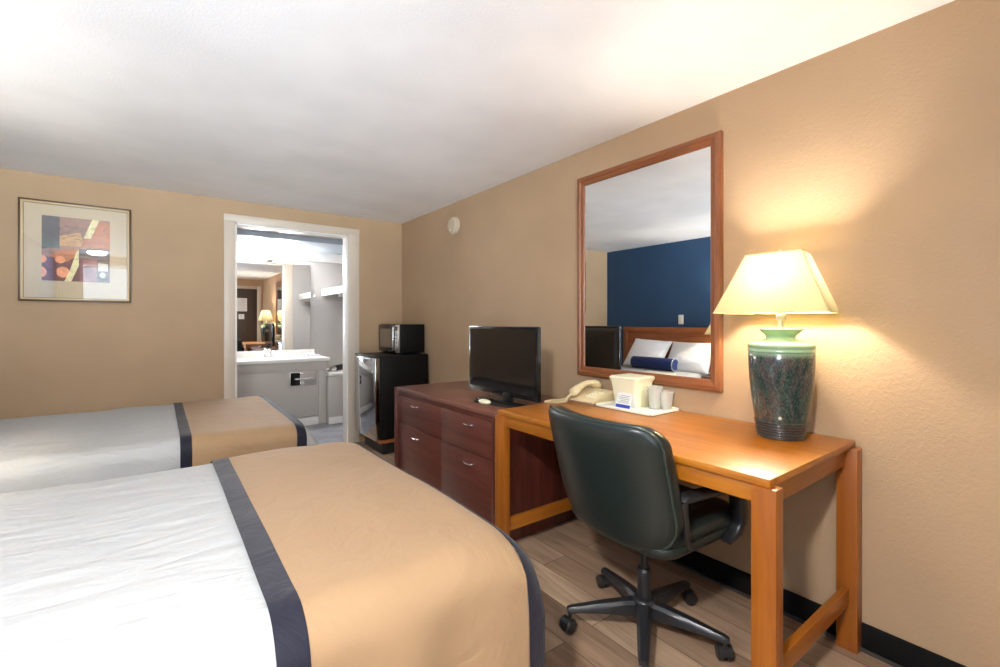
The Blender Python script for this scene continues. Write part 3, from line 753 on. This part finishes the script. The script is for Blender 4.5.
def cup(x, y, n, lab):
    t = thing('plastic_cup', lab, 'cup', (x, y, tz), 'clear plastic cups on the tray')
    for k in range(n):
        z = tz+k*.022; b = B()
        lathe(b, [(.026, z+.003), (.026, z), (.0265, z), (.036, z+.085), (.038, z+.086), (.038, z+.089), (.0355, z+.088), (.0255, z+.004)][1:], (x, y, 0), 32, cap=False)
        f = [e for e in b.edges if e.is_boundary]
        bmesh.ops.holes_fill(b, edges=[e for e in f if all(abs(v.co.z-z) < .0045 for v in e.verts)])
        obj('cup_wall', b, M['cup'], t, sharp=50)
cup(1.975, 1.352, 2, 'pair of nested clear plastic cups beside the ice bucket')
cup(2.005, 1.31, 1, 'single clear plastic cup at the tray end nearest the lamp')
t = thing('tent_card', 'small white tent card with blue stripe standing before the ice bucket', 'card', (1.858, 1.455, tz))
b = B(); loft(b, [[(1.852, 1.408, tz), (1.876, 1.408, tz+.075), (1.9, 1.408, tz), (1.898, 1.408, tz), (1.876, 1.408, tz+.073), (1.854, 1.408, tz)],
                  [(1.852, 1.500, tz), (1.876, 1.500, tz+.075), (1.9, 1.500, tz), (1.898, 1.500, tz), (1.876, 1.500, tz+.073), (1.854, 1.500, tz)]]); cd = obj('card', b, M['paper'], t, sharp=20)
def on_card(y0, y1, h0, h1, m, nm):
    b = B(); d = Vector((.024, 0, .075)).normalized(); nrm = Vector((-.075, 0, .024)).normalized()*.0006
    P = lambda y, h: Vector((1.852, y, tz))+d*h+nrm
    b.faces.new([b.verts.new(P(y0, h0)), b.verts.new(P(y1, h0)), b.verts.new(P(y1, h1)), b.verts.new(P(y0, h1))])
    return b
obj('blue_stripe', on_card(1.411, 1.497, .002, .019, M['inkblue'], ''), M['inkblue'], cd)
b = B(); d = Vector((.024, 0, .075)).normalized(); nrm = Vector((-.075, 0, .024)).normalized()*.0006
for i in range(5):
    h = .028+i*.0085; y0, y1 = 1.420+.004*(i % 2), 1.488-.007*((i*2) % 3)
    P = lambda y, hh: Vector((1.852, y, tz))+d*hh+nrm
    b.faces.new([b.verts.new(P(y0, h)), b.verts.new(P(y1, h)), b.verts.new(P(y1, h+.0028)), b.verts.new(P(y0, h+.0028))])
obj('printed_lines', b, M['ink'], cd)
# telephone
t = thing('telephone', 'beige corded desk telephone beside the tray', 'telephone', (1.92, 1.71, DZt))
X0, X1, Y0, Y1 = 1.815, 2.02, 1.615, 1.80
b = B()
prof = [(X0, .0), (X0, .018), (X0+.03, .030), (X0+.12, .052), (X1-.03, .062), (X1, .05), (X1, 0)]
loft(b, [[(x, y, DZt+z*s+(.004 if z == 0 else 0)) for x, z in prof] for y, s in ((Y0, .85), (Y0+.006, 1), (Y1-.006, 1), (Y1, .85))]); body = obj('body', b, M['beige'], t, sharp=28)
b = B(); bx(b, X0-.003, X1+.001, Y0-.002, Y1+.002, DZt, DZt+.010, .003); obj('base_band', b, M['beigedk'], t)
b = B()
for i in range(4):
    for j in range(3):
        x = X0+.045+i*.022; y = Y0+.028+j*.024; zz = DZt+.030+(x-X0-.03)*.245; bx(b, x-.007, x+.007, y-.008, y+.008, zz-.004, zz+.006, .002)
obj('key_pad', b, M['cream'], body)
b = B(); yh = Y1-.045
rings = []
for (x, z, w, h) in ((X0-.012, .050, .017, .010), (X0-.006, .052, .024, .019), (X0+.02, .060, .026, .021), (X0+.045, .076, .021, .015), (X0+.08, .090, .019, .012), (X0+.12, .096, .019, .012), (X0+.155, .090, .021, .015), (X0+.18, .082, .026, .021), (X0+.205, .074, .024, .019), (X0+.212, .070, .016, .010)):
    rings.append([(x, yh+1.12*w*math.cos(k*math.pi/8), DZt+z+1.25*h*math.sin(k*math.pi/8)) for k in range(16)])
loft(b, rings); obj('handset', b, M['beige'], t, sharp=60)
b = B()
pts = smooth_pts([(X0-.005, yh, DZt+.045), (X0-.035, yh+.005, DZt+.030), (X0-.07, yh-.01, DZt+.012), (X0-.12, yh+.0, DZt+.009), (X0-.16, yh+.045, DZt+.009), (X0-.125, yh+.062, DZt+.009), (X0-.05, yh+.045, DZt+.009), (X0+.01, Y1+.012, DZt+.009), (X0+.03, Y1+.004, DZt+.012)], 60)
coil = []
for i, p in enumerate(pts):
    a = i*1.15; q = pts[min(i+1, len(pts)-1)]-pts[max(i-1, 0)]; s = Vector((0, 0, 1)).cross(q).normalized() if q.length > 0 else Vector((0, 1, 0))
    coil.append(Vector(p)+s*.006*math.cos(a)+Vector((0, 0, .006*math.sin(a))))
tube(b, coil, .0028, 5); obj('coiled_cord', b, M['beige'], t, sharp=90)

# ------------------------------------------------------------------ office chair (built about its column, seat facing +X)
CX, CY = 1.512, 1.083
t = thing('office_chair', 'dark green leather office chair on casters, pushed in at the desk', 'chair', (0, 0, 0))
def outline(hw, z0, z1, rt, rb, n=9):
    pts = []
    for (cy, cz, r, a) in ((hw-rt, z1-rt, rt, 0), (-hw+rt, z1-rt, rt, 90), (-hw+rb, z0+rb, rb, 180), (hw-rb, z0+rb, rb, 270)):
        for k in range(n+1):
            an = R(a+90*k/n); pts.append((cy+r*math.cos(an), cz+r*math.sin(an)))
    return pts
def densify(pts, n):
    out = []
    for i in range(len(pts)):
        a = pts[i]; c = pts[(i+1) % len(pts)]
        d = math.hypot(a[0]-c[0], a[1]-c[1]); k = max(1, int(d/n))
        for j in range(k): out.append((a[0]+(c[0]-a[0])*j/k, a[1]+(c[1]-a[1])*j/k))
    return out
OUT = densify(outline(.276, .425, .868, .07, .135), .04)
zc = .66
def bx_x(y, z): return -.262+.075*(y/.262)**2-.27*(z-.59)
def shell(x_offs_scales):
    b = B(); rings = []  # leather layers of the back
    for xo, s in x_offs_scales:
        rings.append([(bx_x(y*s, zc+(z-zc)*s)+xo, y*s, zc+(z-zc)*s) for y, z in OUT])
    # centre closing rings
    loft(b, rings, cap=False)
    for ring_i, rev in ((0, 1), (-1, 0)):
        xo, s = x_offs_scales[ring_i]
        pass
    b.verts.ensure_lookup_table()
    n = len(OUT)
    c0 = b.verts.new((bx_x(0, zc)+x_offs_scales[0][0], 0, zc)); c1 = b.verts.new((bx_x(0, zc)+x_offs_scales[-1][0], 0, zc))
    b.verts.ensure_lookup_table()
    m = (len(rings)-1)*n
    for i in range(n):
        b.faces.new((b.verts[(i+1) % n], b.verts[i], c0)); b.faces.new((b.verts[m+i], b.verts[m+(i+1) % n], c1))
    return b
b = shell([(-.030, .15), (-.029, .3), (-.028, .5), (-.026, .7), (-.023, .85), (-.016, .95), (-.006, .992), (.004, 1.0), (.012, .995)])
br = obj('backrest', b, M['leather'], t, sharp=60)
b = B(); tube(b, [Vector((bx_x(y, z)-.001, y*1.0, zc+(z-zc)*1.0)) for y, z in OUT]+[Vector((bx_x(*OUT[0])-.001, *OUT[0]))], .0045, 8); obj('piping', b, M['piping'], br)
b = shell([(.012, .97), (.020, .985), (.045, .985), (.060, .965), (.068, .90), (.072, .75), (.070, .5), (.066, .25), (.064, .1)]); obj('back_cushion', b, M['leather'], br, sharp=60)
# seat cushion
def plate(hwx0, hwx1, hwy, zs, r):
    rings = []
    for z, ins in zs:
        pts = []
        for (cx_, cy_, a) in ((hwx1-r, hwy-r, 0), (hwx0+r, hwy-r, 90), (hwx0+r, -hwy+r, 180), (hwx1-r, -hwy+r, 270)):
            for k in range(8):
                an = R(a+90*k/7); rr = max(.005, r-ins); pts.append((cx_+rr*math.cos(an), cy_+rr*math.sin(an), z+.03*max(0, cx_+rr*math.cos(an))*1.0))
        rings.append(pts)
    return rings
b = B(); loft(b, plate(-.20, .27, .250, [(.405, .04), (.412, .015), (.43, 0), (.45, 0), (.455, .006), (.462, 0), (.49, 0), (.507, .02), (.514, .055)], .09)); st = obj('seat', b, M['leather'], t, sharp=60)
b = B(); bx(b, -.13, .14, -.10, .10, .375, .408, .01); obj('seat_plate', b, M['chairplastic'], t)
# arms
for s in (-1, 1):
    b = B(); y = s*.262
    rings = []
    path = [(-.13, .612), (-.12, .622), (-.10, .622), (.02, .618), (.10, .612), (.155, .600), (.185, .575), (.195, .53), (.190, .48), (.170, .445), (.12, .425)]
    wd = [.018, .024, .026, .027, .027, .027, .028, .029, .030, .026, .02]
    th = [.012, .013, .013, .013, .013, .014, .016, .018, .02, .016, .012]
    P = [Vector((a, y, c)) for a, c in path]
    for i, p in enumerate(P):
        d = (P[min(i+1, len(P)-1)]-P[max(i-1, 0)]).normalized(); nn = Vector((-d.z, 0, d.x))
        rings.append([tuple(p+Vector((0, wd[i]*math.copysign(abs(math.cos(k*math.pi/8))**.6, math.cos(k*math.pi/8)), 0))+nn*th[i]*math.copysign(abs(math.sin(k*math.pi/8))**.6, math.sin(k*math.pi/8))) for k in range(16)])
    loft(b, rings)
    tube(b, [(-.12, y, .612), (-.11, y, .56), (-.09, y-s*.006, .47), (-.05, y-s*.02, .43)], [.016, .013, .012, .010], 10)
    obj('armrest', b, M['chairplastic'], t, sharp=50)
# column and base
b = B(); cyl(b, (0, 0, .10), (0, 0, .24), .027, .025, 28); cyl(b, (0, 0, .24), (0, 0, .385), .0165, .0165, 20); cyl(b, (0, 0, .235), (0, 0, .245), .027, .022, 28); obj('gas_column', b, M['chairplastic'], t)
b = B(); lathe(b, [(.035, .065), (.048, .07), (.050, .115), (.040, .13), (.028, .135)], (0, 0, 0), 30); obj('hub', b, M['chairplastic'], t)
for k in range(5):
    a = R(4.3+72*k); ca, sa = math.cos(a), math.sin(a)
    b = B(); rings = []
    for (r, w, zt_, zb_) in ((.03, .030, .125, .070), (.08, .027, .122, .072), (.16, .024, .113, .078), (.25, .020, .100, .078), (.285, .018, .095, .076), (.300, .014, .090, .074)):
        sec = [(-w, zb_), (-w*.95, zt_-.010), (-w*.55, zt_), (w*.55, zt_), (w*.95, zt_-.010), (w, zb_)]
        rings.append([(r*ca-q*sa, r*sa+q*ca, z) for q, z in sec])
    loft(b, rings); lg = obj('leg', b, M['chairplastic'], t, sharp=40)
    b = B(); cx_, cy_ = .288*ca, .288*sa
    cyl(b, (cx_, cy_, .055), (cx_, cy_, .08), .007, seg=12)
    h = a+R(50+40*k); hx, hy = math.cos(h), math.sin(h); ox, oy = cx_-.014*math.cos(h+1.57), cy_-.014*math.sin(h+1.57)
    for s in (-1, 1):
        cyl(b, (ox+hx*s*.006, oy+hy*s*.006, .0255), (ox+hx*s*.024, oy+hy*s*.024, .0255), .0252, .0235, 24, bev=.003)
    # hood
    rings = []
    for s in (-.025, -.02, .02, .025):
        rr = .029 if abs(s) < .024 else .024
        rings.append([(ox+hx*s-hy*rr*math.cos(R(q)), oy+hy*s+hx*rr*math.cos(R(q)), .027+rr*math.sin(R(q))) for q in range(0, 181, 15)])
    loft(b, rings, closed=True)
    obj('caster', b, M['chairplastic'], lg, sharp=40)
t.location = (CX, CY, 0); t.rotation_euler = (0, 0, R(-5))

# ------------------------------------------------------------------ ceiling light
t = thing('ceiling_light', 'lit frosted dome light on the ceiling by the window', 'ceiling light', (-.73, .03, CE))
b = B(); lathe(b, [(.12, 0), (.125, -.006), (.12, -.012), (.11, -.014)], (-.73, .03, CE), 48); obj('rim', b, M['nickel'], t)
b = B(); lathe(b, [(.105, -.014), (.102, -.024), (.085, -.043), (.05, -.056), (.015, -.06)], (-.73, .03, CE), 48); obj('glass_dome', b, M['dome'], t)

# ------------------------------------------------------------------ vanity room
CZ = .782
t = thing('vanity_cabinet', 'pale grey built-in vanity cabinet beyond the doorway', 'cabinet', (.95, 5.78, 0))
b = B(); bx(b, .2, 1.585, 5.56, 5.995, .635, .742, .003); obj('apron', b, M['vcab'], t)
b = B(); bx(b, .2, 1.50, 5.575, 5.99, .10, .635, .002); obj('body', b, M['vcab'], t)
b = B(); bx(b, 1.50, 1.585, 5.56, 5.99, .0, .635, .003); obj('end_stile', b, M['vcab'], t)
b = B(); bx(b, .2, 1.50, 5.562, 5.99, .0, .09, .003); obj('toe_board', b, M['white'], t)
t = thing('washbasin_counter', 'white vanity countertop with moulded basin and backsplash', 'countertop', (.9, 5.76, .742))
b = B()
bx(b, .201, 1.622, 5.52, 5.995, .742, CZ, .008, 3); obj('counter', b, M['white'], t)
b = B(); lathe(b, [(.215, .004), (.205, .007), (.195, .002)], (1.03, 5.73, CZ-.001), 40, sx=1, sy=.72, cap=False); obj('basin_rim', b, M['white'], t)
b = B(); bx(b, .201, 1.56, 5.968, 5.998, CZ, CZ+.078, .005); obj('backsplash', b, M['white'], t)
t = thing('faucet', 'chrome two-handle faucet at the back of the white basin', 'faucet', (1.03, 5.9, CZ))
b = B(); bx(b, .95, 1.11, 5.885, 5.93, CZ, CZ+.014, .006); obj('deck_plate', b, M['chrome'], t)
b = B(); tube(b, smooth_pts([(1.03, 5.91, CZ+.01), (1.03, 5.905, CZ+.07), (1.03, 5.87, CZ+.095), (1.03, 5.81, CZ+.085), (1.03, 5.795, CZ+.06)], 5), .012, 12); obj('spout', b, M['chrome'], t)
for x in (.975, 1.085):
    b = B(); cyl(b, (x, 5.908, CZ+.012), (x, 5.908, CZ+.04), .012); lathe(b, [(.010, .035), (.022, .045), (.024, .065), (.014, .075)], (x, 5.908, CZ), 12); obj('tap_handle', b, M['chrome'], t)
b = B()
for i, (x, y, z, w) in enumerate(((1.36, 5.80, 0, .07), (1.50, 5.80, 0, .07), (1.43, 5.80, .022, .08))):
    bx(b, x-w, x+w, y-.05, y+.05, CZ+z, CZ+z+.021, .009, 3)
tag(obj('washcloth_stack', b, M['pillowm'], loc=(1.43, 5.8, CZ)), 'small pile of folded white washcloths on the vanity counter', 'towel')
# vanity mirror
b = B(); bx(b, .22, 1.515, VB-.012, VB-.001, CZ+.080, 1.915)
t = tag(obj('vanity_mirror', b, M['mirror'], loc=(.87, VB, CZ+.08)), 'frameless mirror above the vanity counter beyond the doorway', 'mirror')
b = B(); cyl(b, (1.56, VB-.03, 1.52), (1.56, VB, 1.52), .006); cyl(b, (1.56, VB-.035, 1.515), (1.56, VB-.03, 1.54), .008); tag(obj('robe_hook', b, M['white'], loc=(1.56, VB, 1.52)), 'little white hook on the wall right of the vanity mirror', 'hook')
# light bar
t = thing('vanity_light', 'lit two-shade light fixture above the vanity mirror', 'wall light', (1.04, VB, 1.99))
b = B(); bx(b, 1.0, 1.12, VB-.085, VB-.001, 1.925, 2.03, .006); obj('back_plate', b, M['nickel'], t)
b = B(); cyl(b, (.9, VB-.09, 1.98), (1.22, VB-.09, 1.98), .01); obj('arm', b, M['chrome'], t)
for x0, x1 in ((.80, .97), (1.15, 1.32)):
    b = B(); cyl(b, (x0, VB-.09, 1.98), (x1, VB-.09, 1.98), .045, .045, 28, bev=.012); obj('glass_shade', b, M['frost'], t)
# recessed tissue holder
t = thing('tissue_holder', 'chrome recessed tissue holder with dark opening in the vanity cabinet front', 'tissue holder', (1.33, 5.575, .46))
b = B(); bx(b, 1.19, 1.475, 5.568, 5.5745, .465, .625, .002); obj('face_plate', b, M['nickel'], t)
b = B(); bx(b, 1.195, 1.295, 5.564, 5.5675, .472, .618); obj('opening', b, M['blackgl'], t)
b = B(); cyl(b, (1.235, 5.545, .548), (1.42, 5.545, .548), .011); bx(b, 1.29, 1.34, 5.545, 5.568, .59, .62, .006); bx(b, 1.29, 1.34, 5.545, 5.568, .475, .508, .006); cyl(b, (1.42, 5.545, .548), (1.42, 5.568, .548), .009)
cyl(b, (1.25, 5.545, .548), (1.25, 5.564, .548), .008); obj('bracket', b, M['chrome'], t)
# low cabinet
t = thing('low_cabinet', 'low white cabinet with rounded top in the vanity alcove corner', 'cabinet', (1.83, 5.7, 0))
b = B(); bx(b, 1.59, W-.005, 5.48, 5.99, .0, .56, .002); obj('body', b, M['vcab'], t)
b = B()
rings = []
for z, e in ((.560, -.004), (.566, .008), (.585, .014), (.602, .010), (.608, -.004)):
    rings.append([(1.588, 5.99, z)]+[(1.588+(W-.008-1.588)*k/12, 5.47-e-.035*math.sin(math.pi*k/12), z) for k in range(13)]+[(W-.008, 5.99, z)])
loft(b, rings); obj('top', b, M['white'], t, sharp=50)
b = B(); bx(b, 1.62, 2.03, 5.468, 5.481, .12, .47, .002); obj('front_panel', b, M['vcab'], t)
b = B(); bx(b, 1.592, W-.008, 5.470, 5.481, 0, .08, .002); obj('toe_board', b, M['white'], t)
# hair dryer
t = thing('hair_dryer', 'black and chrome hair dryer lying on the low white cabinet', 'hair dryer', (1.72, 5.58, .609))
b = B(); cyl(b, (1.69, 5.57, .645), (1.83, 5.62, .655), .034, .038, 24, bev=.008); obj('barrel', b, M['black'], t)
b = B(); cyl(b, (1.635, 5.55, .642), (1.695, 5.572, .645), .027, .031, 20); obj('nozzle', b, M['chrome'], t)
b = B(); tube(b, smooth_pts([(1.78, 5.60, .66), (1.85, 5.55, .70), (1.90, 5.52, .75)], 5), [.018]*11, 12); obj('handle', b, M['black'], t)
b = B(); tube(b, smooth_pts([(1.90, 5.52, .75), (1.93, 5.56, .70), (1.90, 5.66, .62), (1.76, 5.72, .616), (1.63, 5.64, .616), (1.62, 5.56, .616)], 8), .005, 8); obj('cord', b, M['black'], t)
# shelf with rod
t = thing('closet_shelf', 'white shelf with hanging rail on the right wall of the vanity alcove', 'shelf', (1.85, 5.4, 1.56))
b = B(); bx(b, 1.665, W-.002, 4.80, VB-.002, 1.585, 1.61, .003); obj('board', b, M['white'], t)
b = B(); bx(b, 1.655, 1.672, 4.80, VB-.002, 1.53, 1.612, .003); obj('front_lip', b, M['white'], t)
b = B(); cyl(b, (1.78, 4.80, 1.545), (1.78, VB-.002, 1.545), .013); obj('rod', b, M['chrome'], t)
for y in (4.95, 5.45):
    b = B(); bx(b, 1.70, W-.003, y-.01, y+.01, 1.50, 1.585, .003); cyl(b, (1.72, y-.012, 1.545), (1.72, y+.012, 1.545), .022, mi=0); obj('bracket', b, M['nickel'], t)

# ------------------------------------------------------------------ lights, world, camera
def area(name, loc, rot, sx, sy, e, col=(1, 1, 1)):
    d = bpy.data.lights.new(name, 'AREA'); d.shape = 'RECTANGLE'; d.size = sx; d.size_y = sy; d.energy = e; d.color = col
    o = bpy.data.objects.new(name, d); COL.objects.link(o); o.location = loc; o.rotation_euler = rot; return o
area('window_daylight', (-.14, FR-.2, 1.42), (R(90), 0, 0), 1.7, 1.3, 12, (.90, .95, 1))
area('added_ceiling_fill', (-.14, FR-9.5, -.7), (R(150), 0, 0), 14, 6, 3500, (.84, .93, 1))  # added unseen lamp outside, aimed up through the window to brighten the ceiling
w = bpy.data.worlds.new('outdoor_sky'); SC.world = w; w.use_nodes = True
w.node_tree.nodes['Background'].inputs[0].default_value = (.75, .85, 1, 1); w.node_tree.nodes['Background'].inputs[1].default_value = 1.2

cam = bpy.data.cameras.new('camera'); co = bpy.data.objects.new('camera', cam); COL.objects.link(co)
co.location = (0, 0, 1.2); co.rotation_euler = (R(90), 0, R(-36.82))
cam.sensor_width = 36; cam.lens = 455.3/1000*36; cam.shift_y = -11.5/1000; cam.clip_start = .02
SC.camera = co
SC.view_settings.view_transform = 'Standard'; SC.view_settings.look = 'None'; SC.view_settings.gamma = 1
SC.view_settings.use_curve_mapping = False; SC.view_settings.exposure = 1.48
SC.cycles.max_bounces = 10; SC.cycles.diffuse_bounces = 6; SC.cycles.glossy_bounces = 6; SC.cycles.transmission_bounces = 6
SC.cycles.transparent_max_bounces = 12
SC.cycles.sample_clamp_indirect = 8; SC.cycles.use_denoising = True
